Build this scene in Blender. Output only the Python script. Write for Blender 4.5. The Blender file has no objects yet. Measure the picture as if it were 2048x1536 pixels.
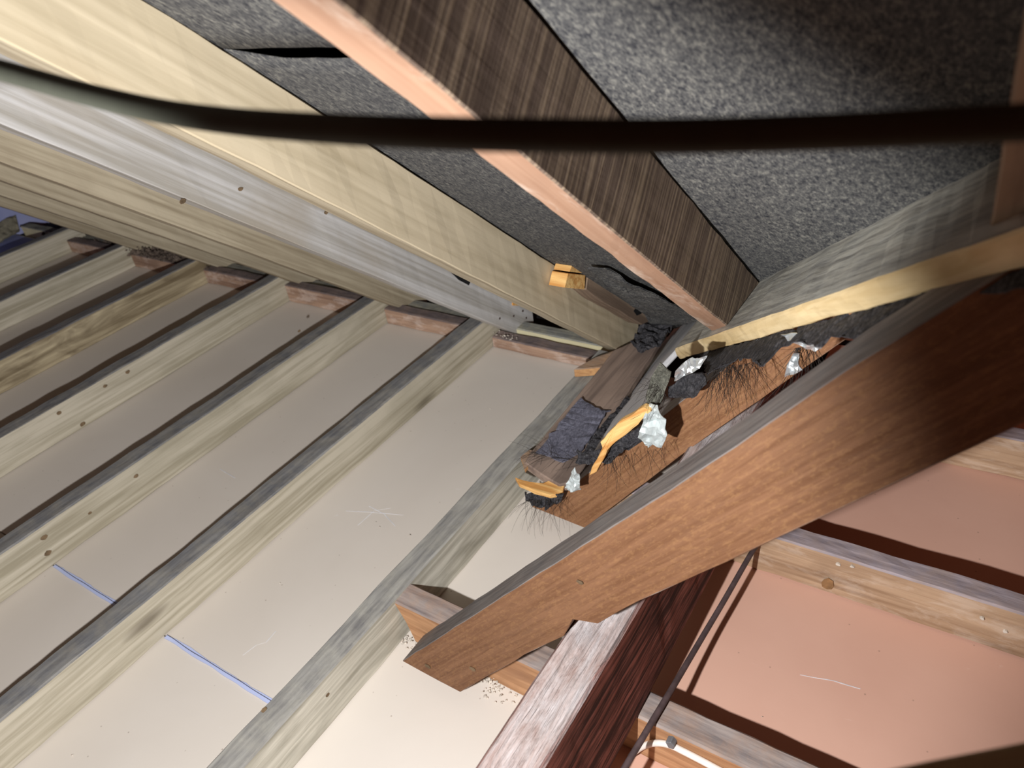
import bpy, bmesh, math, random
from mathutils import Vector, Matrix, noise

random.seed(7)
SC = bpy.context.scene
ZO = 1.03                      # camera height above the plasterboard; local z=-1.03 is the board
LINK = bpy.context.scene.collection.objects.link

# ------------------------------------------------------------------ camera
cam_data = bpy.data.cameras.new('camera')
cam = bpy.data.objects.new('camera', cam_data); LINK(cam)
cam_data.sensor_fit = 'HORIZONTAL'
cam_data.sensor_width = 9.8
cam_data.lens = 9.8 * 1517.87 / 2048.0
cam_data.clip_start = 0.01
RX = Vector((0.8336469, 0.53751046, -0.12694626))      # camera right
RD = Vector((0.20982219, -0.52084715, -0.82746172))    # camera down
RF = Vector((-0.51088893, 0.66317475, -0.54698424))    # camera forward
m = Matrix((( RX[0], -RD[0], -RF[0], 0), (RX[1], -RD[1], -RF[1], 0), (RX[2], -RD[2], -RF[2], 0), (0, 0, 0, 1)))
m.translation = Vector((0, 0, ZO))
cam.matrix_world = m
cam_data.dof.use_dof = True
cam_data.dof.focus_distance = 1.05
cam_data.dof.aperture_fstop = 2.0
SC.camera = cam

# ------------------------------------------------------------------ world, torch, exposure
SC.view_settings.view_transform = 'Standard'
SC.view_settings.look = 'None'
SC.view_settings.gamma = 1.0
SC.view_settings.use_curve_mapping = False
SC.view_settings.exposure = 0.0
world = bpy.data.worlds.new('world'); SC.world = world
world.use_nodes = True
bg = world.node_tree.nodes['Background']
bg.inputs[0].default_value = (1.0, 0.36, 0.22, 1)
bg.inputs[1].default_value = 0.075

TORCH = Vector((-0.25, -0.03, -0.262 + ZO))
AIM = Vector((-0.754, 0.538, -0.377))
ld = bpy.data.lights.new('hand_torch_beam', 'SPOT')
ld.energy = 1.0
ld.color = (0.985, 0.98, 0.985)
ld.spot_size = math.radians(157)
ld.spot_blend = 0.34
ld.shadow_soft_size = 0.011
ld.use_nodes = True
nt = ld.node_tree
em = nt.nodes['Emission']
fo = nt.nodes.new('ShaderNodeLightFalloff')
fo.inputs['Strength'].default_value = 54.0
nt.links.new(fo.outputs['Linear'], em.inputs['Strength'])
torch = bpy.data.objects.new('hand_torch_beam', ld); LINK(torch)
torch.matrix_world = Matrix.Translation(TORCH) @ AIM.to_track_quat('-Z', 'Y').to_matrix().to_4x4()

# ------------------------------------------------------------------ roof geometry
P1 = math.radians(40.4418); P2 = math.radians(49.2671)
N1 = Vector((0, math.sin(P1), math.cos(P1)))          # main slope normal (outward)
D1 = Vector((0, math.cos(P1), -math.sin(P1)))         # down the main slope
N2 = Vector((-math.sin(P2), 0, math.cos(P2)))         # old slope normal
D2 = Vector((-math.cos(P2), 0, -math.sin(P2)))        # down the old slope
EX, EY, EZ = Vector((1, 0, 0)), Vector((0, 1, 0)), Vector((0, 0, 1))
VD = N1.cross(N2).normalized()                         # valley line
if VD.x > 0: VD = -VD                                  # pointing down the valley
KU, KT, KF = 0.163, 0.2515, 0.252                       # rafter underside, top, felt
KB = -0.1213                                           # top of the lay board
KR = -0.148                                            # top of the old rafters

# ------------------------------------------------------------------ materials
def srgb(r, g, b):
    f = lambda c: (c/255/12.92) if c/255 <= 0.04045 else ((c/255+0.055)/1.055)**2.4
    return (f(r), f(g), f(b), 1)

class NT:
    def __init__(s, name, rough=0.85, spec=0.25):
        s.m = bpy.data.materials.new(name); s.m.use_nodes = True
        s.n = s.m.node_tree.nodes; s.l = s.m.node_tree.links
        s.b = s.n['Principled BSDF']
        s.b.inputs['Roughness'].default_value = rough
        s.b.inputs['Specular IOR Level'].default_value = spec
        tc = s.n.new('ShaderNodeTexCoord'); oi = s.n.new('ShaderNodeObjectInfo')
        mu = s.n.new('ShaderNodeMath'); mu.operation = 'MULTIPLY'; mu.inputs[1].default_value = 37.0
        s.l.new(oi.outputs['Random'], mu.inputs[0])
        ad = s.n.new('ShaderNodeVectorMath'); ad.operation = 'ADD'
        s.l.new(tc.outputs['Object'], ad.inputs[0]); s.l.new(mu.outputs[0], ad.inputs[1])
        s.co = ad.outputs[0]
    def map(s, sc, rot=(0, 0, 0), src=None):
        mp = s.n.new('ShaderNodeMapping'); mp.inputs['Scale'].default_value = sc; mp.inputs['Rotation'].default_value = rot
        s.l.new(src or s.co, mp.inputs['Vector']); return mp.outputs[0]
    def noise(s, sc, scale=1, detail=4, dist=0, rough=0.55, rot=(0, 0, 0)):
        t = s.n.new('ShaderNodeTexNoise'); t.inputs['Scale'].default_value = scale
        t.inputs['Detail'].default_value = detail; t.inputs['Distortion'].default_value = dist; t.inputs['Roughness'].default_value = rough
        s.l.new(s.map(sc, rot), t.inputs['Vector']); return t.outputs['Fac']
    def voro(s, sc, scale=1):
        t = s.n.new('ShaderNodeTexVoronoi'); t.inputs['Scale'].default_value = scale
        s.l.new(s.map(sc), t.inputs['Vector']); return t.outputs['Distance']
    def ramp(s, fac, stops):
        r = s.n.new('ShaderNodeValToRGB'); e = r.color_ramp.elements
        while len(e) < len(stops): e.new(0.5)
        for i, (p, c) in enumerate(stops): e[i].position = p; e[i].color = c
        s.l.new(fac, r.inputs[0]); return r.outputs[0]
    def rng(s, fac, a, b, lo=0.0, hi=1.0):
        r = s.n.new('ShaderNodeMapRange'); r.clamp = True
        for i, v in zip((1, 2, 3, 4), (a, b, lo, hi)): r.inputs[i].default_value = v
        s.l.new(fac, r.inputs[0]); return r.outputs[0]
    def mul(s, a, b, op='MULTIPLY'):
        r = s.n.new('ShaderNodeMath'); r.operation = op; r.use_clamp = True
        for i, v in enumerate((a, b)):
            if isinstance(v, (int, float)): r.inputs[i].default_value = v
            else: s.l.new(v, r.inputs[i])
        return r.outputs[0]
    def mix(s, fac, a, b, mode='MIX'):
        r = s.n.new('ShaderNodeMix'); r.data_type = 'RGBA'; r.blend_type = mode
        for i, v in ((0, fac), (6, a), (7, b)):
            if isinstance(v, (int, float, tuple)): r.inputs[i].default_value = v
            else: s.l.new(v, r.inputs[i])
        return r.outputs[2]
    def up(s, a=0.3, b=0.45):
        g = s.n.new('ShaderNodeNewGeometry'); x = s.n.new('ShaderNodeSeparateXYZ')
        s.l.new(g.outputs['True Normal'], x.inputs[0]); return s.rng(x.outputs['Z'], a, b)
    def bump(s, h, strength=0.4, dist=0.002):
        bm = s.n.new('ShaderNodeBump'); bm.inputs['Strength'].default_value = strength; bm.inputs['Distance'].default_value = dist
        if s.b.inputs['Normal'].links: s.l.new(s.b.inputs['Normal'].links[0].from_socket, bm.inputs['Normal'])
        s.l.new(h, bm.inputs['Height']); s.l.new(bm.outputs[0], s.b.inputs['Normal'])
    def out(s, c):
        s.l.new(c, s.b.inputs['Base Color']); return s.m

def wood(name, lo, hi, stain=None, stain_amt=0.5, dust=None, dmin=0.55, gx=3.0, gr=90.0, bump=0.35, knots=True,
         saw=None, saw_amt=0.0, rg=0.22, white=None, white_amt=0.0, blot=7.0, rough=0.85, stain_at=(0.5, 0.72)):
    t = NT(name, rough)
    g = t.noise((gx, gr, gr), 1, 6, 0.6)
    rings = t.noise((gx*0.35, gr*rg, gr*rg), 1, 3, 1.2)
    c = t.ramp(t.mul(t.mul(g, 0.55), t.mul(rings, 0.45), 'ADD'), [(0.40, srgb(*lo)), (0.58, srgb(*hi))])
    if stain:
        s1 = t.noise((blot*0.35, blot, blot), 1, 5, 0.8)
        c = t.mix(t.mul(t.rng(s1, *stain_at), stain_amt), c, srgb(*stain))
    if white:
        s2 = t.noise((blot*0.8, blot*2, blot*2), 1, 8, 0.4, 0.7)
        c = t.mix(t.mul(t.rng(s2, 0.5, 0.62), white_amt), c, srgb(*white))
    if knots:
        v = t.voro((2.6, 9, 9))
        c = t.mix(t.mul(t.rng(v, 0.05, 0.14, 1, 0), 0.6), c, srgb(lo[0]*0.5, lo[1]*0.45, lo[2]*0.4))
    if saw:
        sg = t.noise((240, 4, 4), 1, 5, 0.0, 0.7)
        c = t.mix(t.mul(t.rng(sg, 0.45, 0.62), saw_amt), c, srgb(*saw))
        t.bump(sg, 0.7, 0.002)
    if dust:
        n = t.noise((30, 30, 30), 1, 6, 0, 0.7)
        d = t.mul(t.up(), t.rng(n, 0.25, 0.6, dmin, 1.0))
        dn = t.noise((14, 120, 120), 1, 5, 0)
        dc = t.ramp(dn, [(0.3, srgb(dust[0]*0.72, dust[1]*0.72, dust[2]*0.74)), (0.65, srgb(*dust))])
        c = t.mix(d, c, dc)
    fine = t.noise((60, 260, 260), 1, 4)
    t.bump(g, bump, 0.0025); t.bump(fine, bump*0.6, 0.001)
    return t.out(c)

M = {}
M['joist'] = wood('treated_joist_wood', (154, 146, 126), (190, 182, 164), (138, 132, 112), 0.45, dust=(134, 134, 134), bump=0.2)
M['joist_bark'] = wood('barky_joist_wood', (120, 106, 82), (188, 174, 144), (96, 82, 62), 0.8, dust=(128, 128, 130), bump=0.8, blot=22, gr=50)
M['joist_grey'] = wood('weathered_joist_wood', (156, 152, 138), (200, 196, 182), (116, 112, 98), 0.6, dust=(158, 156, 150), blot=16, bump=0.35)
M['rafter_cream'] = wood('cream_rafter_wood', (176, 162, 134), (202, 188, 160), (172, 150, 118), 0.35, gx=2.2, gr=60, bump=0.12)
M['rafter_white'] = wood('grey_white_rafter_wood', (158, 153, 144), (202, 200, 198), (158, 144, 122), 0.5, gx=1.6, gr=70, bump=0.2)
M['rafter_beige'] = wood('beige_rafter_wood', (150, 137, 114), (184, 172, 148), (128, 114, 92), 0.4, bump=0.2)
M['rafter_saw'] = wood('rough_sawn_rafter_wood', (104, 88, 76), (122, 104, 92), (96, 84, 76), 0.3, saw=(186, 164, 138), saw_amt=0.75, knots=False, bump=0.2)
M['rafter_pink'] = wood('pink_planed_edge_wood', (152, 116, 92), (170, 136, 112), (140, 110, 92), 0.4, white=(206, 188, 172), white_amt=0.65, bump=0.15, knots=False, blot=9)
M['old_rafter'] = wood('orange_rafter_wood_near_dimmed', (106, 72, 48), (126, 90, 64), (96, 68, 52), 0.3, dust=(138, 132, 128), dmin=0.8, gx=9, gr=190, bump=0.3, white=(152, 114, 76), white_amt=0.35, blot=150, knots=False, rough=0.7, rg=0.5)  # base darkened to offset the strong torch light on the near rafter
M['old_rafter_brightened'] = wood('orange_rafter_wood_far_brightened', (124, 86, 58), (146, 106, 76), (112, 80, 62), 0.3, dust=(160, 154, 150), dmin=0.8, gx=9, gr=190, bump=0.3, white=(174, 134, 92), white_amt=0.35, blot=150, knots=False, rough=0.7, rg=0.5)  # same wood, paler copy that makes up for torch falloff farther back
M['old_joist'] = wood('old_joist_wood', (144, 116, 90), (180, 152, 124), (122, 98, 76), 0.45, dust=(172, 160, 164), bump=0.4, white=(214, 200, 186), white_amt=0.25, blot=18)
M['stub'] = wood('dusty_brown_joist_wood', (160, 118, 84), (192, 148, 110), (128, 94, 74), 0.5, dust=(160, 148, 142), bump=0.4, blot=20)
M['layboard'] = wood('lay_board_wood', (200, 174, 126), (226, 204, 160), (190, 164, 120), 0.4, dust=(206, 204, 192), dmin=0.85, gx=6, gr=60, bump=0.5, knots=False)
M['plate'] = wood('pale_wall_plate_wood', (194, 184, 146), (216, 208, 172), (150, 140, 112), 0.5, dust=(146, 146, 140), knots=False)
M['nog'] = wood('red_brown_nogging_wood', (142, 114, 96), (178, 148, 126), (120, 98, 86), 0.5, dust=(124, 112, 110), white=(226, 210, 200), white_amt=0.4, blot=16, knots=False)
M['brown_board'] = wood('brown_tilt_board_wood', (120, 104, 94), (156, 136, 122), (98, 84, 78), 0.5, gx=5, knots=False, bump=0.35)
M['grey_board'] = wood('grey_weathered_board_wood', (206, 206, 208), (232, 232, 232), (160, 158, 158), 0.4, gx=3, gr=70, bump=0.6, knots=False)
M['fresh'] = wood('fresh_split_wood', (206, 148, 82), (246, 204, 134), None, gx=9, gr=120, knots=False, bump=0.5)
M['offcut'] = wood('orange_offcut_wood', (168, 124, 84), (212, 164, 112), (140, 108, 82), 0.4, dust=(164, 142, 124), knots=False)
M['sprocket'] = wood('brown_block_wood', (126, 106, 90), (164, 142, 120), (98, 84, 72), 0.5, knots=False)
M['dark_old'] = wood('dark_grey_timber_wood', (150, 134, 106), (174, 156, 124), None, knots=False)
M['debris'] = wood('dark_debris', (64, 54, 48), (120, 106, 94), None, gx=40, gr=60, knots=False, bump=1)

def beam_material():
    t = NT('flaky_limewashed_beam', 0.85)
    g = t.noise((5, 70, 70), 1, 6, 0.9); g2 = t.noise((9, 150, 150), 1, 5, 1.5)
    side = t.ramp(t.mul(g, g2, 'MULTIPLY'), [(0.19, srgb(66, 34, 28)), (0.34, srgb(172, 110, 96))])
    w = t.noise((8, 30, 30), 1, 8, 0.5, 0.7)
    w2 = t.noise((5, 90, 90), 1, 5)
    top = t.ramp(w, [(0.34, srgb(150, 122, 112)), (0.46, srgb(186, 172, 168)), (0.6, srgb(208, 202, 202))])
    top = t.mix(t.rng(w2, 0.5, 0.7, 0, 0.4), top, srgb(168, 140, 132))
    t.bump(g2, 1.0, 0.006); t.bump(g, 0.8, 0.004)
    return t.out(t.mix(t.up(0.6, 0.85), side, top))
M['beam'] = beam_material()

def board_material(name, a, b, scuff, spec=0.3):
    t = NT(name, 0.62, spec)
    n = t.noise((2.2, 2.2, 2.2), 1, 4, 0.4)
    c = t.ramp(n, [(0.3, srgb(*a)), (0.7, srgb(*b))])
    s1 = t.noise((9, 30, 9), 1, 8, 1.8, 0.75, rot=(0, 0, 0.5))
    c = t.mix(t.rng(s1, 0.66, 0.75, 0, 0.45), c, srgb(*scuff))
    v = t.voro((34, 34, 34))
    c = t.mix(t.rng(v, 0.02, 0.06, 0.55, 0), c, srgb(120, 100, 84))
    t.bump(t.noise((120, 120, 120), 1, 3), 0.08, 0.001)
    t.bump(n, 0.2, 0.01)
    return t.out(c)
M['board'] = board_material('cream_plasterboard_back', (208, 199, 188), (216, 208, 198), (230, 230, 232))
M['board_pink'] = board_material('pink_plasterboard_back', (202, 158, 138), (212, 170, 150), (226, 198, 182))
M['filler'] = NT('joint_filler', 0.9).m
M['filler'].node_tree.nodes['Principled BSDF'].inputs['Base Color'].default_value = srgb(186, 196, 232)
M['crack'] = NT('joint_crack', 0.9).m
M['crack'].node_tree.nodes['Principled BSDF'].inputs['Base Color'].default_value = srgb(84, 84, 100)

def felt_material(name='bitumen_roofing_felt', d=(44, 45, 50), l=(136, 134, 126)):
    t = NT(name, 0.9, 0.2)
    f = t.noise((380, 160, 300), 1, 4, 0.6, 0.65); q = t.noise((150, 80, 150), 1, 4, 0.5, 0.6)
    big = t.noise((3, 3, 3), 1, 3)
    c = t.ramp(t.mul(t.mul(f, 0.6), t.mul(q, 0.4), 'ADD'), [(0.38, srgb(*d)), (0.52, srgb((d[0]+l[0])/2, (d[1]+l[1])/2, (d[2]+l[2])/2)), (0.66, srgb(*l))])
    c = t.mix(t.rng(big, 0.35, 0.65, 0, 0.35), c, srgb(d[0]+16, d[1]+16, d[2]+14))
    t.bump(f, 0.25, 0.001)
    return t.out(c)
M['felt'] = felt_material()
M['felt_dark'] = felt_material('dark_torn_felt', (26, 26, 30), (98, 96, 98))
M['tar'] = felt_material('tar_patch', (76, 76, 88), (140, 140, 156))
M['felt_green'] = felt_material('dusty_felt', (60, 60, 54), (132, 132, 120))
def plain(name, col, rough=0.7, metal=0.0, spec=0.3, var=0.25):
    t = NT(name, rough, spec); t.b.inputs['Metallic'].default_value = metal
    n = t.noise((60, 60, 60), 1, 4)
    c = t.ramp(n, [(0.3, srgb(*[x*(1-var) for x in col])), (0.7, srgb(*col))])
    return t.out(c)
M['foil'] = plain('crumpled_foil', (222, 228, 230), 0.32, 0.75, 0.5, 0.1)
M['foil_dull'] = plain('dull_foil', (212, 222, 222), 0.5, 0.25, 0.5, 0.12)
M['fibre'] = plain('dark_fibre', (48, 42, 38), 0.8)
M['rubber'] = plain('black_cable_rubber', (74, 76, 66), 0.75, 0, 0.2, 0.1)
M['grey_cable'] = plain('brown_grey_cable', (92, 76, 76), 0.6, 0, 0.3)
M['white_cable'] = plain('white_cable_plastic', (238, 232, 224), 0.4, 0, 0.4, 0.05)
M['clip'] = plain('grey_clip_plastic', (120, 122, 126), 0.5)
M['crumb'] = plain('plaster_crumb', (224, 214, 200), 0.9)
M['deck'] = plain('slate_underside', (24, 24, 26), 0.9)
M['blue'] = board_material('daylight_tinted_lining', (120, 128, 176), (168, 172, 206), (196, 198, 216))  # blue-white base colour imitates the daylight glow at the far end
M['wool'] = plain('grey_wool', (136, 130, 112), 0.95)
M['metal'] = plain('rusty_nail_metal', (92, 70, 60), 0.5, 0.5)

# ------------------------------------------------------------------ helpers
def tag(o, label=None, cat=None, group=None, kind=None):
    for k, v in (('label', label), ('category', cat), ('group', group), ('kind', kind)):
        if v: o[k] = v
    return o

def link_mesh(name, verts, faces, mat, origin=None, rot=None, parent=None, smooth=False, face_mats=None):
    """verts in camera-origin coordinates; the object gets a local frame (rot columns) at origin"""
    org = Vector(origin) if origin is not None else sum((Vector(v) for v in verts), Vector())/len(verts)
    R = rot or Matrix.Identity(3)
    a_, c_ = R.col[0].normalized(), R.col[2]
    b_ = c_.cross(a_).normalized(); R = Matrix((a_, b_, a_.cross(b_))).transposed(); Ri = R.inverted()
    me = bpy.data.meshes.new(name)
    me.from_pydata([tuple(Ri @ (Vector(v)-org)) for v in verts], [], faces)
    mats = mat if isinstance(mat, (list, tuple)) else [mat]
    for mm in mats: me.materials.append(mm)
    if face_mats:
        for p, i in zip(me.polygons, face_mats): p.material_index = i
    if smooth:
        for p in me.polygons: p.use_smooth = True
    bm = bmesh.new(); bm.from_mesh(me); bmesh.ops.recalc_face_normals(bm, faces=bm.faces); bm.to_mesh(me); bm.free()
    o = bpy.data.objects.new(name, me); LINK(o)
    mw = Matrix.Translation(org+Vector((0, 0, ZO))) @ R.to_4x4()
    if parent is not None:
        o.parent = parent; o.matrix_parent_inverse = Matrix.Identity(4)
        o.matrix_basis = parent.matrix_basis.inverted() @ mw
    else:
        o.matrix_basis = mw
    return o

def nz(p, f, seed=0.0):
    return noise.noise(Vector((p[0]*f+seed, p[1]*f-seed*0.7, p[2]*f+seed*1.3)))

def timber(name, mat, d, s, u, sr, ur, e0, e1, parent=None, bev=0.003, jit=0.0012, step=0.03, ragged=(0, 0), wane=0.0, side_mats=None, axis_shift=None):
    """prism along d; cross-section s in sr, u in ur (dot products from the origin); ends are planes (n, k)"""
    d, s, u = d.normalized(), s.normalized(), u.normalized()
    (s0, s1), (u0, u1) = sr, ur
    b = bev
    # cross-section loop: corners chamfered, one mid point per side
    cs = [(s0+b, u0), ((s0+s1)/2, u0), (s1-b, u0), (s1, u0+b), (s1, (u0+u1)/2), (s1, u1-b), (s1-b, u1), ((s0+s1)/2, u1), (s0+b, u1), (s0, u1-b), (s0, (u0+u1)/2), (s0, u0+b)]
    side = [0, 0, 4, 1, 1, 4, 2, 2, 4, 3, 3, 4]     # bottom, +s, top, -s, chamfers
    sd = random.random()*50
    base = [s*a + u*c for a, c in cs]
    def hit(p, pl):
        n, k = pl; return (k - n.dot(p))/n.dot(d)
    t0 = [hit(p, e0)+ragged[0]*nz(p, 60, sd) for p in base]; t1 = [hit(p, e1)+ragged[1]*nz(p, 60, sd+9) for p in base]
    L = max(t1)-min(t0); N = max(2, min(90, int(L/step)))
    vs = []; n = len(cs)
    ctr = s*((s0+s1)/2)+u*((u0+u1)/2)
    for i in range(N+1):
        f = i/N
        for j, p in enumerate(base):
            q = p + d*(t0[j]*(1-f)+t1[j]*f)
            jj = jit
            rad = (p-ctr).normalized()
            q = q + rad*(jj*nz(q, 14, sd) + jj*0.6*nz(q, 70, sd+3))
            if wane and side[j] in (2, 4) and cs[j][1] > (u0+u1)/2:
                q = q - u*max(0, nz((q.dot(d), 0, 0), 5, sd))*wane
            if axis_shift: q = q + axis_shift(q.dot(d))
            vs.append(q)
    fs = []; fm = []
    for i in range(N):
        for j in range(n):
            k = (j+1) % n
            fs.append((i*n+j, i*n+k, (i+1)*n+k, (i+1)*n+j))
            sd_ = side[j]
            fm.append((side_mats[sd_] if side_mats else 0))
    fs.append(tuple(range(n))[::-1]); fs.append(tuple(N*n+j for j in range(n))); fm += [0, 0] if not side_mats else [side_mats[5]]*2
    tm = min(t0)
    R = Matrix((d, s, u)).transposed()
    return link_mesh(name, vs, fs, mat, s*((s0+s1)/2)+u*u0+d*tm, R, parent, face_mats=fm)

def prism(name, mat, pts, off, rot=None, parent=None, bevel=0.002, jit=0.0008, cuts=0, fm=None):
    """polygon pts extruded by off"""
    pts = [Vector(p) for p in pts]; off = Vector(off); n = len(pts)
    if cuts:
        q = []
        for i in range(n):
            a, b2 = pts[i], pts[(i+1) % n]
            c = max(1, int((b2-a).length/cuts))
            q += [a.lerp(b2, k/c) for k in range(c)]
        pts = q; n = len(pts)
    sd = random.random()*40
    vs = [p+Vector((nz(p, 50, sd), nz(p, 50, sd+2), nz(p, 50, sd+4)))*jit for p in pts]
    vs = vs + [v+off for v in vs]
    fs = [tuple(range(n)), tuple(range(2*n-1, n-1, -1))] + [(i, (i+1) % n, n+(i+1) % n, n+i) for i in range(n)]
    o = link_mesh(name, vs, fs, mat, None, rot, parent)
    if bevel:
        bm = bmesh.new(); bm.from_mesh(o.data)
        es = [e for e in bm.edges if len(e.link_faces) == 2 and e.calc_face_angle(0) > 0.5]
        bmesh.ops.bevel(bm, geom=es, offset=bevel, segments=1, affect='EDGES', clamp_overlap=True)
        bm.to_mesh(o.data); bm.free()
    return o

def scrap(name, mat, pts, thick=0.002, crumple=0.006, freq=30, sub=3, parent=None, edge_rag=0.0, edge_step=0.012):
    """crumpled sheet with the outline pts (3-D), made into a thin solid"""
    pts = [Vector(p) for p in pts]; n = len(pts); sd = random.random()*60
    q = []
    for i in range(n):
        a, b = pts[i], pts[(i+1) % n]; c = max(1, int((b-a).length/edge_step))
        for k in range(c):
            p = a.lerp(b, k/c)
            if edge_rag: p = p+Vector((nz(p, 120, sd), nz(p, 120, sd+5), nz(p, 120, sd+8)))*edge_rag
            q.append(p)
    bm = bmesh.new(); vs = [bm.verts.new(p) for p in q]; bm.faces.new(vs)
    bmesh.ops.triangulate(bm, faces=bm.faces, ngon_method='EAR_CLIP')
    for _ in range(sub):
        es = [e for e in bm.edges if e.calc_length() > 0.006]
        if not es: break
        bmesh.ops.subdivide_edges(bm, edges=es, cuts=1)
        bmesh.ops.triangulate(bm, faces=bm.faces)
        bmesh.ops.beautify_fill(bm, faces=bm.faces, edges=bm.edges)
    bm.normal_update()
    nrm = sum((f.normal*f.calc_area() for f in bm.faces), Vector()).normalized()
    for v in bm.verts:
        w = nz(v.co, freq, sd) + 0.5*nz(v.co, freq*2.3, sd+4)
        v.co += nrm*crumple*w
    bm.verts.index_update(); nv = len(bm.verts)
    me_v = [v.co.copy() for v in bm.verts]; me_v += [v-nrm*thick for v in me_v]
    fs = []
    for f in bm.faces:
        ix = [v.index for v in f.verts]; fs.append(tuple(ix)); fs.append(tuple(nv+i for i in ix[::-1]))
    for e in bm.edges:
        if len(e.link_faces) == 1:
            a, b = e.verts[0].index, e.verts[1].index; fs.append((a, b, nv+b, nv+a))
    bm.free()
    return link_mesh(name, me_v, fs, mat, None, None, parent)

def tube(name, mat, pts, r, parent=None, seg=10, sub=8):
    pts = [Vector(p) for p in pts]; rs = r if isinstance(r, (list, tuple)) else [r]*len(pts)
    P, Rr = [], []
    for i in range(len(pts)-1):       # catmull-rom
        p0 = pts[max(i-1, 0)]; p1 = pts[i]; p2 = pts[i+1]; p3 = pts[min(i+2, len(pts)-1)]
        for k in range(sub):
            t = k/sub
            P.append(0.5*((2*p1)+(p2-p0)*t+(2*p0-5*p1+4*p2-p3)*t*t+(3*p1-p0-3*p2+p3)*t**3)); Rr.append(rs[i]*(1-t)+rs[i+1]*t)
    P.append(pts[-1]); Rr.append(rs[-1])
    vs, fs = [], []; ref = Vector((0.31, 0.2, 0.93))
    for i, p in enumerate(P):
        d = (P[min(i+1, len(P)-1)]-P[max(i-1, 0)]).normalized()
        a = d.cross(ref).normalized(); b = d.cross(a)
        for k in range(seg):
            an = 2*math.pi*k/seg; vs.append(p+(a*math.cos(an)+b*math.sin(an))*Rr[i])
    for i in range(len(P)-1):
        for k in range(seg):
            k2 = (k+1) % seg; fs.append((i*seg+k, i*seg+k2, (i+1)*seg+k2, (i+1)*seg+k))
    fs.append(tuple(range(seg))); fs.append(tuple((len(P)-1)*seg+k for k in range(seg))[::-1])
    return link_mesh(name, vs, fs, mat, pts[0], None, parent, smooth=True)

def hairs(name, roots, spread, length, count, mat, r=0.00035, droop=0.6):
    vs, fs = [], []
    for _ in range(count):
        a, b, n = random.choice(roots); p = Vector(a).lerp(Vector(b), random.random()); n = Vector(n)
        d = (n + Vector((random.uniform(-1, 1), random.uniform(-1, 1), random.uniform(-1, 1)))*spread).normalized()
        L = length*random.uniform(0.35, 1.3); K = 6; bend = Vector((random.uniform(-1, 1), random.uniform(-1, 1), random.uniform(-1, 1)))*0.8 + Vector((0, 0, -droop))
        base = len(vs); q = p.copy()
        for k in range(K+1):
            f = k/K; s_ = d.cross(Vector((0.3, 0.5, 0.8))).normalized(); t_ = d.cross(s_)
            rr = r*(1-0.6*f)
            for an in (0, 2.094, 4.189): vs.append(q+(s_*math.cos(an)+t_*math.sin(an))*rr)
            d = (d+bend*(0.8/K)).normalized(); q = q+d*(L/K)
        for k in range(K):
            for j in range(3):
                j2 = (j+1) % 3; fs.append((base+k*3+j, base+k*3+j2, base+k*3+3+j2, base+k*3+3+j))
    return link_mesh(name, vs, fs, mat)

def crumbs(name, mat, spots, count, size, parent=None):
    vs, fs = [], []
    for _ in range(count):
        c, sp = random.choice(spots); c = Vector(c); sp = Vector(sp)
        p = c+Vector((random.gauss(0, sp[0]), random.gauss(0, sp[1]), abs(random.gauss(0, sp[2]))))
        s_ = size*random.uniform(0.3, 1.3); b = len(vs)
        for dx, dy, dz in ((1, 0, 0), (-1, 0, 0), (0, 1, 0), (0, -1, 0), (0, 0, 1), (0, 0, -1)):
            vs.append(p+Vector((dx, dy, dz*0.7))*s_*random.uniform(0.6, 1.2))
        for f in ((0, 2, 4), (2, 1, 4), (1, 3, 4), (3, 0, 4), (2, 0, 5), (1, 2, 5), (3, 1, 5), (0, 3, 5)): fs.append(tuple(b+i for i in f))
    return link_mesh(name, vs, fs, mat, None, None, parent)

# ------------------------------------------------------------------ setting
def slab(name, mat, x0, x1, y0, y1, z0, z1, parent=None, bev=0.001):
    return prism(name, mat, [(x0, y0, z0), (x1, y0, z0), (x1, y1, z0), (x0, y1, z0)], (0, 0, z1-z0), parent=parent, bevel=bev, jit=0)

floor = slab('floor', M['deck'], -3.9, 1.5, -0.75, 1.75, -1.10, -1.0435); tag(floor, kind='structure')
JY = 0.3305
slab('plasterboard', M['board'], -3.78, -0.737, JY+0.0012, 1.42, -1.0425, -1.03, floor)
slab('plasterboard', M['board'], -3.78, -0.737, -0.7, JY-0.0012, -1.0425, -1.03, floor)
slab('plasterboard', M['board'], -0.736, -0.315, -0.7, 1.42, -1.0425, -1.03, floor)
slab('plasterboard', M['board_pink'], -0.3135, 1.45, -0.7, 1.7, -1.0425, -1.03, floor)
slab('daylight_tinted_sheet', M['blue'], -3.77, -3.268, -0.6, 1.41, -1.0295, -1.026, floor)  # added sheet, its blue colour stands for daylight in the last bay
def filler_strip(x0, x1, seed):
    up_, lo_ = [], []
    n = 26
    for i in range(n+1):
        x = x0+(x1-x0)*i/n
        w = 0.0032+0.007*max(0, nz((x, seed, 0), 9))+0.002*nz((x, seed, 0), 60)
        lo_.append((x, JY-0.0045+0.004*nz((x, 3+seed, 0), 20), -1.0295)); up_.append((x, JY+w, -1.0295))
    o = prism('joint_filler', M['filler'], lo_+up_[::-1], (0, 0, 0.0016), parent=floor, bevel=0, jit=0.0003)
    cr = []
    for i in range(n+1):
        x = x0+(x1-x0)*i/n; cr.append((x, JY+0.0012+0.0022*nz((x, seed+7, 0), 16)))
    prism('joint_crack', M['crack'], [(x, y-0.0006, -1.0277) for x, y in cr]+[(x, y+0.0005, -1.0277) for x, y in cr[::-1]], (0, 0, 0.0004), parent=floor, bevel=0, jit=0.0002)
    return o
filler_strip(-1.482, -1.156, 1.0); filler_strip(-1.105, -0.762, 4.0)

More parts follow.
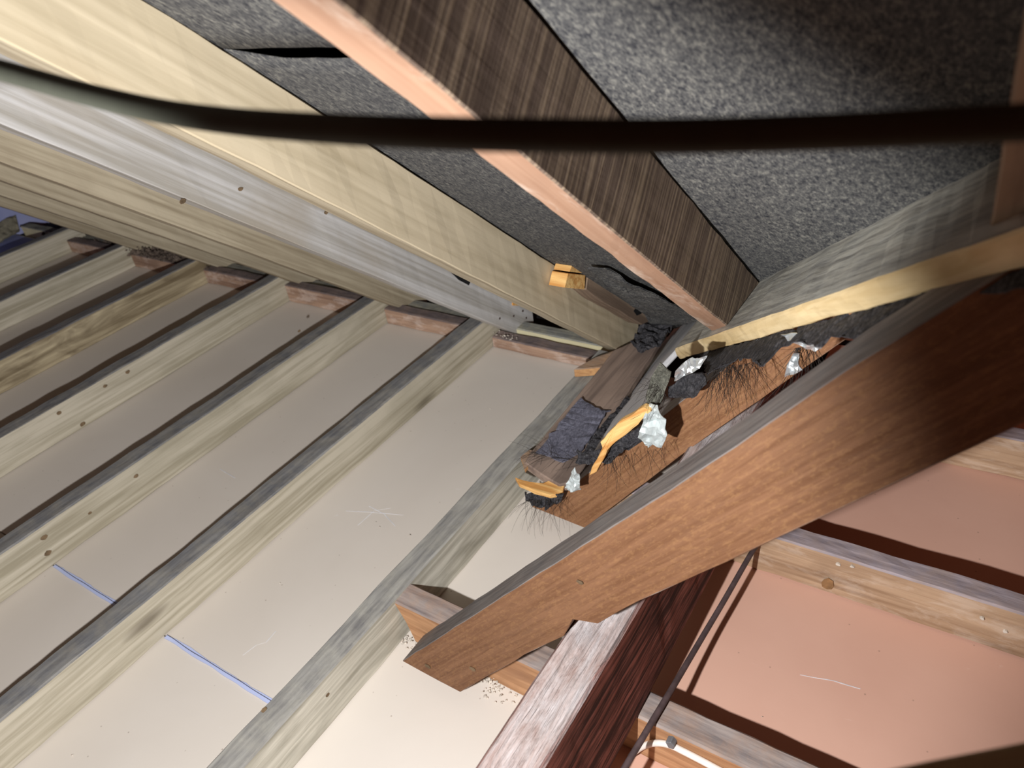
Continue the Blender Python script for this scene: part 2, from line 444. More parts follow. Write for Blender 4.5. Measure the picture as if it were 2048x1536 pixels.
# gable end far to the left, tinted blue for the daylight glow
wall = slab('wall_left', M['blue'], -3.95, -3.78, -0.7, 1.75, -1.1, 1.2); tag(wall, kind='structure')

# roof slope: dark decking, felt sheets under it
def slope_pt(x, y, k): return Vector((x, y, (k-N1.y*y)/N1.z))
def valley_y(x, k=KF, kb=KB-0.012):
    z = (kb+x*math.sin(P2))/math.cos(P2); return (k-z*N1.z)/N1.y
def slope_sheet(name, mat, k, x0, x1, y_top, y_bot, nx, ny, wave=0.0, parent=None, thick=0.0015, sag=0.0):
    vs, fs = [], []
    sd = random.random()*30
    for i in range(nx+1):
        x = x0+(x1-x0)*i/nx
        yt = y_top(x) if callable(y_top) else y_top
        yb = y_bot(x) if callable(y_bot) else y_bot
        if x > -0.72: yb = min(yb, valley_y(x, k))
        if yt > yb: yt = yb-0.002
        for j in range(ny+1):
            y = yt+(yb-yt)*j/ny
            ph = ((x+0.298) / 0.39) % 1.0
            w = wave*nz((x, y, 0), 7, sd)+wave*0.5*nz((x, y, 0), 22, sd) - sag*math.sin(math.pi*ph)**2
            vs.append(slope_pt(x, y, k+w))
    h = len(vs)
    vs += [v+N1*thick for v in vs]
    c = ny+1
    for i in range(nx):
        for j in range(ny):
            a, b, d, e = i*c+j, i*c+j+1, (i+1)*c+j+1, (i+1)*c+j
            fs.append((a, b, d, e)); fs.append((h+a, h+e, h+d, h+b))
    for i in range(nx):
        for j in (0, ny): fs.append((i*c+j, (i+1)*c+j, h+(i+1)*c+j, h+i*c+j))
    for j in range(ny):
        for i in (0, nx): fs.append((i*c+j, i*c+j+1, h+i*c+j+1, h+i*c+j))
    R = Matrix((EX, D1, N1)).transposed()
    return link_mesh(name, vs, fs, mat, slope_pt(x0, 0.5, k), R, parent, smooth=True)
ceiling = slope_sheet('ceiling', M['deck'], 0.31, -3.8, 0.7, -0.7, 1.6, 40, 20, thick=0.02); tag(ceiling, kind='structure')
slope_sheet('felt_sheet', M['felt'], KF-0.0002, -3.78, 0.62, -0.62, lambda x: 0.503 if x < -0.31 else 0.30, 140, 40, 0.002, ceiling)
def lap_top(x):
    if -0.70 < x < -0.315:
        f = (x+0.70)/0.385; return 0.4985+0.022*min(1, f*4.5)*min(1, (1-f)*9+0.75)
    return 0.44 if x < -0.31 else 0.24
lower = slope_sheet('felt_sheet', M['felt'], KF+0.0015, -3.78, 0.62, lap_top, 1.5, 200, 40, 0.002, ceiling)

# ------------------------------------------------------------------ new joists over the plasterboard (left)
JG = 'treated joists over the plasterboard'
joists = [
    (-0.760, -0.713, 1.335, 'joist_grey', 'weathered treated joist nearest the limewashed beam, old brown joist end butting its side'),
    (-1.154, -1.107, 1.46, 'joist', 'treated joist second from the limewashed beam, between the two stretches of blue-white joint filler'),
    (-1.534, -1.486, 1.46, 'joist', 'treated joist third from the limewashed beam, where the upper joint filler ends'),
    (-1.955, -1.908, 1.46, 'joist', 'treated joist fourth from the limewashed beam, with pale knotty side and dark top'),
    (-2.373, -2.326, 1.46, 'joist_bark', 'treated joist fifth from the limewashed beam, its side rough with strips of bark'),
    (-2.812, -2.765, 1.46, 'joist', 'smooth shadowed joist next beyond the bark-covered joist'),
    (-3.262, -3.215, 1.46, 'joist', 'farthest joist at the left edge, against the blue-white daylight-tinted lining'),
]
for x0, x1, ye, mk, lab in joists:
    o = timber('ceiling_joist', M[mk], EY, -EX, EZ, (-x1, -x0), (-1.0295, -0.936), (EY, -0.45), (EY, ye), wane=0.004, jit=0.0016)
    tag(o, lab, 'joist', JG)

# noggings between the joist ends
nogs = [(-1.105, -0.715, -0.996, 'red-brown nogging with a white scuffed face, nearest the broken brown board'),
        (-1.484, -1.156, -0.979, 'red-brown nogging in the second bay from the broken brown board, orange edge'),
        (-1.906, -1.536, -0.970, 'plain red-brown nogging in the third bay from the broken brown board'),
        (-2.324, -1.957, -0.976, 'dark red-brown nogging at the eaves end of the bark-covered joist'),
        (-2.763, -2.375, -0.976, 'dirt-covered nogging under the dark nest debris'),
        (-3.213, -2.814, -0.976, 'farthest nogging, at the dark end of the last bay')]
for x0, x1, zt, lab in nogs:
    o = timber('nogging', M['nog'], EX, EY, EZ, (1.379, 1.419), (-1.0295, zt), (EX, x0), (EX, x1), jit=0.002, wane=0.004)
    tag(o, lab, 'nogging', 'noggings between the joist ends')
plate = timber('wall_plate', M['plate'], EX, EY, EZ, (1.432, 1.474), (-1.042, -0.990), (EX, -3.7), (EX, -0.78), jit=0.002)
tag(plate, 'long pale wall plate behind the noggings, carrying the rafter feet', 'wall plate')

# ------------------------------------------------------------------ rafters of the main slope
def rafter(xr, w, mats, yend, lab, ku=KU, kt=KT, ytop=-0.42, group='rafters of the felted slope', side_mats=None, xshift=None, end=None):
    o = timber('rafter', mats, D1, -EX, N1, (-xr, -xr+w), (ku, kt), (EY, ytop), end or (EY, yend), side_mats=side_mats, step=0.025, jit=0.0014, bev=0.0016, axis_shift=xshift)
    return tag(o, lab, 'rafter', group)
shift_l = lambda t: EX*(-(max(0.0, t-0.55))*0.037)
raf = []
raf.append(rafter(-0.672, 0.044, [M['rafter_cream'], M['rafter_beige']], 1.46, 'broad cream rafter at the top left with a brown block nailed to its lower end', kt=KT, side_mats=[1, 0, 0, 0, 0, 0], xshift=shift_l))
raf.append(rafter(-1.060, 0.042, M['rafter_white'], 1.515, 'grey-white rafter directly behind the cream rafter, nail marks at its foot'))
raf.append(rafter(-1.445, 0.042, M['rafter_beige'], 1.52, 'beige rafter behind the grey-white rafter, standing on the third joist'))
raf.append(rafter(-1.865, 0.042, M['rafter_beige'], 1.52, 'beige rafter second behind the grey-white rafter, standing on the fourth joist', ku=0.172))
raf.append(rafter(-2.285, 0.042, M['rafter_beige'], 1.52, 'far rafter whose foot stands by the bark-covered joist', ku=0.172))
raf.append(rafter(-2.722, 0.042, M['rafter_beige'], 1.52, 'farthest rafter, its foot above the nest debris near the blue-white daylight-tinted lining', ku=0.172))
# jack rafters landing on the lay board (foot cut parallel to the old slope)
rafter(-0.298, 0.042, [M['rafter_saw'], M['rafter_pink']], 0, 'rough sawn dark rafter with a pink planed underside, landing on the lay board', ku=0.1635, kt=KT, side_mats=[1, 0, 0, 0, 0, 0], end=(N2, KB+0.0005))
rafter(0.030, 0.043, M['sprocket'], 0, 'dim brown rafter at the right edge, landing on the lay board', ku=0.165, end=(N2, KB+0.0005))

# ------------------------------------------------------------------ old slope: lay board, old rafters, beam, old joists
vs_ = N2.cross(VD).normalized()
edge_pt = Vector((-0.200, 0.723, 0)); edge_pt.z = (KB+edge_pt.x*math.sin(P2))/math.cos(P2)
far_pt = Vector((-0.14, 0.782, 0)); far_pt.z = (KB+far_pt.x*math.sin(P2))/math.cos(P2)
a0, a1 = sorted((edge_pt.dot(vs_), far_pt.dot(vs_)+ (0.03 if far_pt.dot(vs_) > edge_pt.dot(vs_) else -0.03)))
lay = timber('lay_board', M['layboard'], VD, vs_, N2, (a0, a1), (KB-0.0235, KB), (EX, 0.22), (EX, -0.455), jit=0.003, ragged=(0, 0.02), bev=0.002, step=0.015)
tag(lay, 'grey dusty lay board with a yellow sawn edge, running up the valley to the right', 'board')

def old_rafter(y0, y1, front, lab, mk='old_rafter_brightened'):
    o = prism('old_rafter', M[mk], front, (0, y1-y0, 0), rot=Matrix((-D2, EY, N2)).transposed(), bevel=0.0008, cuts=0.03, jit=0.0012)
    return tag(o, lab, 'rafter', 'old orange rafters')
def on_old(x, dk, y):            # point of the old slope at depth dk under the rafter tops
    return (x, y, (KR-dk+x*math.sin(P2))/math.cos(P2))
old_rafter(0.473, 0.528, [(-0.6645, 0.4730, -0.9942), (-0.5507, 0.4730, -0.9978), (-0.4101, 0.4730, -0.8214), (-0.3454, 0.4730, -0.7457), (-0.3290, 0.4730, -0.7077), (-0.2960, 0.4730, -0.6951), (-0.2668, 0.4730, -0.6566), (-0.1101, 0.4730, -0.4803), (-0.0124, 0.4730, -0.3681), on_old(0.24, 0.0838, 0.473), on_old(0.24, 0, 0.473), (-0.0726, 0.4730, -0.3014), (-0.1889, 0.4730, -0.4416)],
           'orange-brown old rafter in the foreground with a dusty grey top', 'old_rafter')
DR = 0.39
old_rafter(0.86, 0.915, [(-0.6610, 0.8600, -0.9932), (-0.5457, 0.8600, -0.9998), on_old(-0.36, 0.080, 0.86), on_old(0.24, 0.070, 0.86), on_old(0.24, 0.014, 0.86), on_old(-0.58, 0.014, 0.86)],
           'orange-brown old rafter behind the foreground one, under the torn felt')

beam = timber('limewashed_beam', M['beam'], EY, -EX, EZ, (0.283, 0.346), (-0.9385, -0.742), (EY, -0.5), (EY, 1.33), jit=0.0016, bev=0.004, step=0.02)
tag(beam, 'heavy beam with flaking white top and dark red rough side, under the orange rafters', 'beam')
OG = 'old joists on the pink plasterboard'
oj = [(0.529, 0.573, -0.713, 'stub', 'old joist beside the foreground orange rafter, with the white cable on its face'),
      (0.923, 0.964, -0.56, 'old_joist', 'old joist with a brown knot and white droppings, running right from under the orange rafter'),
      (1.335, 1.378, -0.50, 'old_joist', 'pinkish old joist at the right edge, farthest from the white cable')]
for y0, y1, xs, mk, lab in oj:
    o = timber('old_joist', M[mk], EX, EY, EZ, (y0, y1), (-1.0295, -0.94), (Vector((1, 0, 0.25)).normalized(), (xs-0.25*0.94)/math.sqrt(1.0625)), (EX, 1.3), jit=0.0022, wane=0.003, ragged=(0.006, 0))
    tag(o, lab, 'joist', OG)

# ------------------------------------------------------------------ boards at the valley foot
bb = prism('tilt_board', M['brown_board'], [(-0.6734, 0.8770, -0.9000), (-0.6801, 0.9095, -0.9000), (-0.6851, 1.0194, -0.9000), (-0.6972, 1.2958, -0.9000), (-0.6255, 1.4368, -0.9000), (-0.5930, 1.1246, -0.9000), (-0.5723, 0.9489, -0.9000), (-0.5613, 0.8708, -0.9000), (-0.5838, 0.8488, -0.9000), (-0.6289, 0.8612, -0.9000)], (0, 0, -0.018), rot=Matrix((EY, -EX, EZ)).transposed(), cuts=0.02, jit=0.0016)
tag(bb, 'brown board with a torn orange end, lying beside the grey weathered board', 'board')
prism('splintered_end', M['fresh'], [(-0.6713, 0.8377, -0.9050), (-0.6384, 0.8406, -0.9050), (-0.6170, 0.8458, -0.9050), (-0.6068, 0.8624, -0.9050), (-0.5795, 0.8658, -0.9050), (-0.5716, 0.8373, -0.9050), (-0.5871, 0.8216, -0.9050), (-0.6207, 0.8221, -0.9050), (-0.6549, 0.8256, -0.9050)], (0, 0, -0.008), rot=Matrix((EX, EY, EZ)).transposed(), parent=bb, cuts=0.012, jit=0.0025, bevel=0.001)
prism('splintered_end', M['offcut'], [(-0.6929, 0.8931, -0.9030), (-0.6899, 0.9174, -0.9030), (-0.6743, 0.9177, -0.9030), (-0.6669, 0.8838, -0.9030), (-0.6656, 0.8639, -0.9030)], (0, 0, -0.01), parent=bb, cuts=0.01, jit=0.002, bevel=0.001)

gb = prism('grey_board', M['grey_board'], [(-0.5372, 0.8979, -0.8468), (-0.6042, 1.1497, -0.9246), (-0.7535, 1.7442, -1.0979), (-0.5521, 1.4402, -0.8641), (-0.5329, 1.2786, -0.8418), (-0.5551, 1.2059, -0.8676), (-0.4221, 0.8816, -0.7131), (-0.5074, 0.9477, -0.8122), (-0.5253, 0.9148, -0.8330)], tuple(N2*-0.012), rot=Matrix((EY, N2.cross(EY), N2)).transposed(), cuts=0.02, jit=0.0016)
tag(gb, 'weathered grey board between the brown board and the lay board, split yellow end', 'board')
prism('splintered_end', M['fresh'], [(-0.4501, 0.7750, -0.7063), (-0.4180, 0.7750, -0.6624), (-0.3776, 0.7750, -0.6219), (-0.3659, 0.7750, -0.6271), (-0.4011, 0.7750, -0.6726), (-0.4302, 0.7750, -0.7057), (-0.4376, 0.7750, -0.7195), (-0.4614, 0.7750, -0.7688), (-0.4728, 0.7750, -0.7810), (-0.4687, 0.7750, -0.7623), (-0.4457, 0.7750, -0.7164)], (0, 0.012, 0), rot=Matrix((Vector((0.75, 0, 0.66)), EY, Vector((-0.66, 0, 0.75)))).transposed(), parent=gb, cuts=0.01, jit=0.002, bevel=0.0008)

oc = prism('wood_offcut', M['offcut'], [(-0.7545, 1.2089, -0.9120), (-0.7321, 1.2689, -0.9120), (-0.6838, 1.3546, -0.9120), (-0.6733, 1.2759, -0.9120), (-0.7025, 1.2359, -0.9120)], (0, 0, -0.022), rot=Matrix((EX, EY, EZ)).transposed(), cuts=0.015, jit=0.0015)
tag(oc, 'orange-brown wedge of wood lying on the end of the weathered joist', 'offcut')

sp = prism('wood_block', M['sprocket'], [(-0.6620, 1.1337, -0.6629), (-0.6620, 1.1524, -0.6201), (-0.6620, 1.2144, -0.6549), (-0.6620, 1.2862, -0.7177), (-0.6620, 1.3894, -0.8296), (-0.6620, 1.4295, -0.8871), (-0.6620, 1.3704, -0.8687), (-0.6620, 1.2674, -0.7815), (-0.6620, 1.1771, -0.7074)], (-0.036, 0, 0), rot=Matrix((D1, EX, N1)).transposed(), cuts=0.02, jit=0.0012)
tag(sp, 'brown block with a fresh yellow sawn end, nailed to the cream rafter', 'block')
prism('sawn_end', M['fresh'], [(-0.6580, 1.0863, -0.5863), (-0.6580, 1.1490, -0.6190), (-0.6580, 1.1336, -0.6285), (-0.6580, 1.0734, -0.5963)], (-0.034, 0, 0), parent=sp, bevel=0.001)
prism('sawn_end', M['fresh'], [(-0.6600, 1.0708, -0.5994), (-0.6600, 1.1328, -0.6315), (-0.6600, 1.1246, -0.6581), (-0.6600, 1.0543, -0.6196)], (-0.034, 0, 0), parent=sp, bevel=0.001)
prism('nail_hole', M['deck'], [(-0.6612, 1.3317, -0.8123), (-0.6612, 1.3579, -0.8058), (-0.6612, 1.3724, -0.8208), (-0.6612, 1.3683, -0.8390), (-0.6612, 1.3454, -0.8308)], (-0.003, 0, 0), parent=sp, bevel=0)

# ------------------------------------------------------------------ torn felt, tar, foil
def flap(name, mat, pts, lab, cat, thick=0.0016, crumple=0.006, freq=40, rag=0.003, group=None):
    return tag(scrap(name, M[mat], pts, thick, crumple, freq, 3, None, rag), lab, cat, group)
FG = 'torn felt round the valley foot'
flap('felt_scrap', 'tar', [(-0.6696, 1.0862, -0.8930), (-0.6213, 1.0725, -0.8930), (-0.5995, 1.0779, -0.8930), (-0.5905, 1.0006, -0.8930), (-0.5865, 0.9333, -0.8930), (-0.6060, 0.8963, -0.8930), (-0.6604, 0.9006, -0.8930), (-0.6638, 0.9452, -0.8930)], 'grey-black tar felt patch stuck on the brown board', 'felt', 0.003, 0.0012, 30, 0.006, FG)
flap('felt_scrap', 'felt_dark', [(-0.5902, 1.1357, -0.8940), (-0.5749, 1.1268, -0.8940), (-0.5638, 0.9901, -0.8940), (-0.5587, 0.9202, -0.8940), (-0.5818, 0.9053, -0.8940), (-0.5850, 0.9401, -0.8940), (-0.5895, 1.0300, -0.8940)], 'narrow black felt strip in the gap between brown and grey boards', 'felt', 0.002, 0.006, 60, 0.004, FG)
flap('felt_scrap', 'felt_dark', [(-0.6725, 1.3677, -0.8850), (-0.6669, 1.4237, -0.8850), (-0.6339, 1.4481, -0.8850), (-0.6077, 1.4155, -0.8850), (-0.5985, 1.3298, -0.8850), (-0.6230, 1.2870, -0.8850), (-0.6598, 1.3067, -0.8850)], 'dark crumpled felt at the top of the brown board under the cream rafter foot', 'felt', 0.003, 0.014, 50, 0.006, FG)
flap('felt_scrap', 'felt_dark', [(-0.5119, 0.8000, -0.7665), (-0.4555, 0.8000, -0.7469), (-0.4420, 0.8000, -0.7220), (-0.4107, 0.8000, -0.6914), (-0.3864, 0.8000, -0.6785), (-0.3937, 0.8000, -0.7086), (-0.4223, 0.8000, -0.7282), (-0.4335, 0.8000, -0.7505), (-0.4539, 0.8000, -0.7634), (-0.5048, 0.8000, -0.7889)], 'black ragged felt hanging under the split yellow board end', 'felt', 0.003, 0.012, 60, 0.006, FG)
flap('felt_scrap', 'felt_green', [(-0.3561, 0.7900, -0.5507), (-0.3407, 0.7900, -0.5628), (-0.3528, 0.7900, -0.6065), (-0.3614, 0.7900, -0.6291), (-0.3772, 0.7900, -0.6301), (-0.3798, 0.7900, -0.6162), (-0.3689, 0.7900, -0.5761)], 'grey-green felt strip hanging down to the large white foil flake', 'felt', 0.002, 0.005, 40, 0.002, FG)
flap('felt_scrap', 'felt_dark', [(-0.3541, 0.8100, -0.6030), (-0.3379, 0.8100, -0.5849), (-0.3063, 0.8100, -0.5691), (-0.3013, 0.8100, -0.5839), (-0.3123, 0.8100, -0.6071), (-0.3337, 0.8100, -0.6203), (-0.3528, 0.8100, -0.6195)], 'dark hairy felt piece hanging below the long silver foil flake', 'felt', 0.003, 0.01, 50, 0.005, FG)
flap('felt_scrap', 'felt_dark', [(-0.6475, 0.8300, -0.9252), (-0.5931, 0.8300, -0.9142), (-0.5622, 0.8300, -0.8931), (-0.5705, 0.8300, -0.9151), (-0.6056, 0.8300, -0.9494), (-0.6377, 0.8300, -0.9485)], 'grey frayed felt tuft under the torn end of the brown board', 'felt', 0.002, 0.014, 70, 0.005, FG)
flap('felt_scrap', 'felt_dark', [(-0.3844, 1.0043, -0.6709), (-0.2464, 0.8124, -0.5107), (-0.1625, 0.7006, -0.4132), (-0.1042, 0.6229, -0.3455), (-0.0613, 0.5659, -0.2957), (-0.0288, 0.5242, -0.2579), (0.0108, 0.4643, -0.2119), (0.0125, 0.4357, -0.2100), (-0.0097, 0.4725, -0.2358), (-0.0303, 0.4965, -0.2597), (-0.0550, 0.5251, -0.2884), (-0.0703, 0.5311, -0.3061), (-0.0908, 0.5571, -0.3300), (-0.1139, 0.5999, -0.3567), (-0.1187, 0.5885, -0.3623), (-0.1493, 0.6489, -0.3979), (-0.1739, 0.6776, -0.4264), (-0.1817, 0.6495, -0.4355), (-0.2213, 0.7324, -0.4815), (-0.2627, 0.7881, -0.5295), (-0.3027, 0.8188, -0.5761)], 'long torn felt edge showing under the yellow edge of the lay board', 'felt', 0.0012, 0.0015, 60, 0.004, FG)
flap('felt_scrap', 'felt', [(-0.5933, 1.0289, -0.5576), (-0.5593, 1.0258, -0.5550), (-0.5453, 1.0692, -0.5920), (-0.5200, 1.1387, -0.6513), (-0.5014, 1.2338, -0.7323), (-0.5011, 1.2961, -0.7854), (-0.6153, 1.4049, -0.8781), (-0.6448, 1.3818, -0.8585), (-0.5882, 1.2238, -0.7238), (-0.5719, 1.1011, -0.6192)], 'dark sagging felt fold between the brown block and the sawn rafter', 'felt', 0.002, 0.008, 14, 0.003, FG)
SG = 'foil flakes on the torn felt'
flap('foil_flake', 'foil_dull', [(-0.3724, 0.7800, -0.6204), (-0.3560, 0.7800, -0.6142), (-0.3505, 0.7800, -0.6330), (-0.3451, 0.7800, -0.6626), (-0.3536, 0.7800, -0.6758), (-0.3546, 0.7800, -0.6906), (-0.3652, 0.7800, -0.6876), (-0.3797, 0.7800, -0.7052), (-0.3831, 0.7800, -0.6897), (-0.3890, 0.7800, -0.6806), (-0.3819, 0.7800, -0.6578), (-0.3774, 0.7800, -0.6372)], 'largest white foil flake, hanging below the grey-green felt strip', 'foil', 0.001, 0.014, 45, 0.003, SG)
flap('foil_flake', 'foil', [(-0.3366, 0.7900, -0.5778), (-0.3337, 0.7900, -0.5580), (-0.3184, 0.7900, -0.5389), (-0.2931, 0.7900, -0.5287), (-0.3009, 0.7900, -0.5456), (-0.3226, 0.7900, -0.5663)], 'long silver foil flake at the lower end of the lay board', 'foil', 0.001, 0.012, 60, 0.003, SG)
flap('foil_flake', 'foil', [(-0.1746, 0.6800, -0.4114), (-0.1570, 0.6800, -0.4101), (-0.1387, 0.6800, -0.4007), (-0.1295, 0.6800, -0.3999), (-0.1345, 0.6800, -0.4157), (-0.1427, 0.6800, -0.4304), (-0.1469, 0.6800, -0.4219), (-0.1581, 0.6800, -0.4208), (-0.1662, 0.6800, -0.4178)], 'shiny crumpled foil flake midway along the yellow edge of the lay board', 'foil', 0.001, 0.012, 70, 0.004, SG)
flap('foil_flake', 'foil', [(-0.1653, 0.7000, -0.4398), (-0.1600, 0.7000, -0.4423), (-0.1598, 0.7000, -0.4521), (-0.1551, 0.7000, -0.4591), (-0.1634, 0.7000, -0.4654), (-0.1729, 0.7000, -0.4703), (-0.1702, 0.7000, -0.4564)], 'small pointed blue-grey foil flake dangling below the shiny crumpled one', 'foil', 0.001, 0.01, 80, 0.002, SG)
flap('foil_flake', 'foil_dull', [(-0.5431, 0.8000, -0.8545), (-0.5263, 0.8000, -0.8198), (-0.5128, 0.8000, -0.7959), (-0.5073, 0.8000, -0.8162), (-0.5121, 0.8000, -0.8496), (-0.5254, 0.8000, -0.8501)], 'small white foil flake at the torn end of the brown board', 'foil', 0.001, 0.01, 70, 0.003, SG)
dn = (0.1, -0.5, -0.8)
hr = hairs('fibre_tuft', [((-0.2891, 0.8000, -0.5565), (-0.2322, 0.8000, -0.5281), dn), ((-0.2891, 0.8000, -0.5565), (-0.2601, 0.8000, -0.5390), dn), ((-0.1702, 0.7200, -0.4499), (-0.1454, 0.7200, -0.4408), dn), ((-0.3726, 0.7900, -0.5770), (-0.3442, 0.7900, -0.6109), (-0.6, -0.3, -0.5)), ((-0.6727, 0.8960, -0.8900), (-0.5562, 0.9161, -0.8900), (-0.5, -0.3, 0.3)), ((-0.6426, 0.8200, -0.9346), (-0.5553, 0.8200, -0.9008), (-0.2, -0.4, -0.8)), ((-0.4613, 0.7900, -0.7562), (-0.3530, 0.7900, -0.6965), (0.2, -0.2, -0.9))], 0.7, 0.06, 300, M['fibre'], r=0.00033)
tag(hr, 'loose dark fibres fraying from the torn felt over the old rafter', 'fibres', kind='stuff')

# ------------------------------------------------------------------ cables
nc = tube('near_cable', M['rubber'], [(-0.5023, 0.1914, -0.0300), (-0.4603, 0.1929, -0.0401), (-0.4162, 0.1966, -0.0493), (-0.3690, 0.1969, -0.0565), (-0.3162, 0.1954, -0.0619), (-0.2619, 0.1909, -0.0633), (-0.2085, 0.1871, -0.0628), (-0.1622, 0.1857, -0.0621), (-0.1251, 0.1946, -0.0640), (-0.0889, 0.2106, -0.0675), (-0.0511, 0.2285, -0.0701), (-0.0212, 0.2416, -0.0712), (0.0015, 0.2511, -0.0718), (0.0177, 0.2563, -0.0715)], 0.0052, seg=20)
tag(nc, 'black cable strung close in front of the view from left to right', 'cable')
tc = tube('hanging_cable', M['grey_cable'], [(-0.2451, 0.9447, -0.9550), (-0.2503, 0.8769, -0.9570), (-0.2547, 0.7807, -0.9570), (-0.2589, 0.6978, -0.9550), (-0.2601, 0.6215, -0.9450), (-0.2596, 0.5702, -0.9340), (-0.2609, 0.5311, -0.9300), (-0.2621, 0.4983, -0.9280), (-0.2650, 0.4489, -0.9280), (-0.2685, 0.3794, -0.9300)], 0.0042, seg=10)
tag(tc, 'brown-grey cable running beside the limewashed beam, over the old joist', 'cable')
wc = tube('white_cable', M['white_cable'], [(-0.3279, 0.5170, -1.1567), (-0.3084, 0.5190, -1.0811), (-0.2936, 0.5210, -1.0295), (-0.2759, 0.5230, -0.9948), (-0.2560, 0.5240, -0.9722), (-0.2360, 0.5240, -0.9609), (-0.2167, 0.5240, -0.9603), (-0.1918, 0.5240, -0.9617), (-0.1622, 0.5240, -0.9643), (-0.1181, 0.5240, -0.9645)], 0.0045, seg=10)
tag(wc, 'white cable with a grey clip, bent along the face of the old joist', 'cable')
prism('cable_clip', M['clip'], [(-0.2404, 0.5185, -0.9495), (-0.2328, 0.5185, -0.9445), (-0.2274, 0.5185, -0.9504), (-0.2288, 0.5185, -0.9585), (-0.2365, 0.5185, -0.9600)], (0, 0.011, 0), parent=wc, bevel=0.001)

# ------------------------------------------------------------------ near timber  at the lower right
q0, q1 = Vector((-0.0188, 0.1827, -0.3094)), Vector((0.0563, 0.2433, -0.3061))
dd = (q1-q0).normalized(); back = (Vector((0, 0, 0))-(q0+q1)/2); back = (back-dd*back.dot(dd)); back.z = 0; back = (back-dd*back.dot(dd)).normalized()
ns = prism('strut', M['dark_old'], [q0-dd*0.2, q1+dd*0.25, q1+dd*0.25+back*0.06, q0-dd*0.2+back*0.06], (0, 0, -0.05), rot=Matrix((dd, back, dd.cross(back))).transposed(), cuts=0.03)
tag(ns, 'dark blurred timber at the lower right corner', 'timber')

# ------------------------------------------------------------------ small things
r2 = raf[1]
for (u, s_) in (((-1.0585, 1.3659, -0.9245), 0.003), ((-1.0585, 1.4273, -0.9495), 0.0026), ((-1.0585, 1.4706, -0.9570), 0.0034), ((-1.0585, 1.4824, -0.9847), 0.003)):
    pts = [(u[0], u[1]+s_*math.cos(a*1.047), u[2]+s_*math.sin(a*1.047)) for a in range(6)]
    prism('nail_head', M['metal'], pts, (-0.003, 0, 0), parent=r2, bevel=0, jit=0.0004)
prism('edge_gap', M['deck'], [(-1.0585, 1.1991, -0.7039), (-1.0585, 1.2385, -0.7361), (-1.0585, 1.2819, -0.7708), (-1.0585, 1.2664, -0.7819), (-1.0585, 1.2340, -0.7520)], (-0.003, 0, 0), parent=r2, bevel=0, jit=0.0005)
prism('wood_chip', M['fresh'], [(-1.0560, 1.4276, -0.9105), (-1.0560, 1.4451, -0.9090), (-1.0560, 1.4633, -0.9271), (-1.0560, 1.4570, -0.9329), (-1.0560, 1.4283, -0.9182)], (-0.005, 0, 0), parent=r2, bevel=0)
def disc(name, mat, c, axis, r, par, squash=0.7, dep=0.0006):
    ax = Vector(axis).normalized(); a = ax.orthogonal().normalized(); b = ax.cross(a)
    L = EY if abs(ax.y) < 0.5 else EX
    a = (L - ax*L.dot(ax)).normalized(); b = ax.cross(a)
    pts = [Vector(c)+(a*math.cos(k*0.785)+b*math.sin(k*0.785)*squash)*r*random.uniform(0.85, 1.15) for k in range(8)]
    return prism(name, mat, pts, ax*dep, parent=par, bevel=0, jit=0.0003)
M['knot2'] = plain('brown_knot_wood', (164, 124, 84), 0.8, 0, 0.2, 0.3)
M['knot'] = plain('dark_knot_wood', (134, 112, 86), 0.8, 0, 0.2, 0.4)
J = [bpy.data.objects['ceiling_joist'+('' if k == 0 else '.%03d' % k)] for k in range(7)]
for c, r, jo in (((-1.4858, 0.3423, -0.9619), 0.007, J[2]), ((-1.4858, 0.3335, -0.9972), 0.008, J[2]), ((-1.4858, 0.4365, -0.9766), 0.004, J[2]), ((-1.4858, 0.5519, -0.9664), 0.006, J[2]),
                 ((-1.4858, 1.0734, -0.8873), 0.005, J[2]), ((-1.9078, 0.6510, -1.0186), 0.008, J[3]), ((-1.9078, 0.6149, -0.9589), 0.007, J[3]), ((-1.9078, 0.8130, -0.9566), 0.007, J[3]), ((-1.9078, 0.7444, -0.9587), 0.006, J[3]),
                 ((-0.7128, 0.3624, -0.9713), 0.004, J[0])):
    disc('knot', M['knot'], c, (1, 0, 0), r, jo)
disc('knot', M['knot'], (-0.7530, 0.2866, -0.9352), (0, 0, 1), 0.005, J[0])
for c, r in (((-1.0592, 0.7422, -0.3546), 0.005), ((-1.0592, 0.9016, -0.4568), 0.005), ((-1.0592, 0.6371, -0.3353), 0.006)):
    disc('knot', M['knot'], c, (1, 0, 0), r, r2)
for c, r in (((-0.6055, 0.4720, -0.9679), 0.006), ((-0.5105, 0.4720, -0.9138), 0.006), ((-0.3129, 0.4720, -0.6351), 0.004)):
    disc('knot', M['knot'], c, (0, -1, 0), r, bpy.data.objects['old_rafter'])
disc('knot', M['knot2'], (-0.1341, 0.9215, -1.0057), (0, -1, 0), 0.010, bpy.data.objects['old_joist.001'], 1.3)
M['scuff'] = plain('pale_scuff', (226, 226, 230), 0.9, 0, 0.2, 0.1)
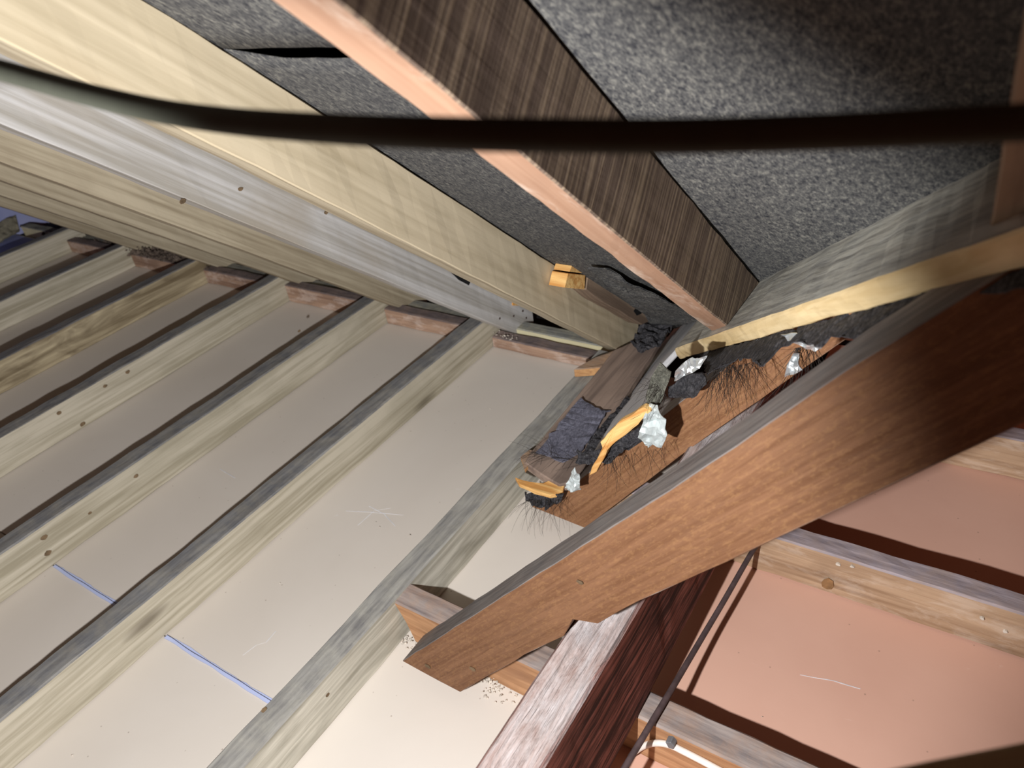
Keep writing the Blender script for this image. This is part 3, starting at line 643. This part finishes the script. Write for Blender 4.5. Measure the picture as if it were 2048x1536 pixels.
for seg in ([(-0.9446, 0.3702, -1.0298), (-0.9400, 0.3953, -1.0298), (-0.9286, 0.4080, -1.0298), (-0.9312, 0.4324, -1.0298)], [(-1.0305, 0.7178, -1.0298), (-0.9812, 0.7377, -1.0298), (-0.9115, 0.7607, -1.0298)], [(-0.9955, 0.7505, -1.0298), (-0.9499, 0.7458, -1.0298), (-0.9059, 0.7288, -1.0298)], [(-0.9781, 0.6978, -1.0298), (-0.9754, 0.7436, -1.0298), (-0.9502, 0.7651, -1.0298)],
            [(-1.4086, 0.6938, -1.0298), (-1.3474, 0.6872, -1.0298)], [(-1.6618, 0.8807, -1.0298), (-1.6122, 0.8770, -1.0298)], [(-0.1288, 0.7533, -1.0298), (-0.0836, 0.7656, -1.0298), (-0.0487, 0.7691, -1.0298)]):
    w = 0.0009
    l_ = [(p[0], p[1]-w*random.uniform(0.3, 1), p[2]) for p in seg]; u_ = [(p[0]+0.001, p[1]+w*random.uniform(0.3, 1), p[2]) for p in seg]
    prism('scuff_mark', M['scuff'], l_+u_[::-1], (0, 0, 0.0003), parent=floor, bevel=0, jit=0.0006, cuts=0.01)
cb = crumbs('plaster_crumbs', M['crumb'], [((-0.7022, 0.5217, -1.0280), (0.012, 0.005, 0.004)), ((-0.5305, 0.5235, -1.0280), (0.016, 0.005, 0.005)), ((-0.5152, 0.5148, -1.0280), (0.02, 0.01, 0.002)), ((-1.0637, 1.3824, -0.9870), (0.03, 0.008, 0.003)), ((-1.0445, 0.7456, -1.0280), (0.5, 0.3, 0.001))], 170, 0.0028)
tag(cb, 'pale mortar crumbs scattered along the old joist foot and board', 'crumbs', kind='stuff')
db = crumbs('nest_debris', M['debris'], [((-2.7257, 1.4000, -0.9768), (0.05, 0.012, 0.012)), ((-2.5586, 1.4000, -0.9745), (0.05, 0.012, 0.014)), ((-2.4491, 1.4000, -0.9752), (0.04, 0.01, 0.008)), ((-2.9938, 1.4300, -0.9951), (0.2, 0.02, 0.006))], 620, 0.010)
tag(db, 'dark nest debris lying along the wall plate at the far eaves', 'debris', kind='stuff')
for u in ((-0.1227, 0.9195, -0.9542), (-0.1026, 0.9195, -0.9490), (0.0775, 0.9195, -0.9713), (0.1083, 0.9195, -0.9825)):
    pts = [(u[0]+0.0035*math.cos(a*0.9)*random.uniform(0.6, 1.2), u[1], u[2]+0.0028*math.sin(a*0.9)*random.uniform(0.6, 1.2)) for a in range(7)]
    prism('plaster_fleck', M['crumb'], pts, (0, 0.003, 0), parent=bpy.data.objects['old_joist.001'], bevel=0, jit=0.0003)
wl = scrap('wool_lump', M['wool'], [(-3.76, 1.22, -1.025), (-3.70, 1.30, -1.02), (-3.70, 1.42, -1.0), (-3.74, 1.45, -0.95), (-3.755, 1.3, -0.955)], 0.015, 0.02, 24, 3)
tag(wl, 'grey-beige wool lump against the blue-white daylight-tinted lining at the far left', 'insulation')
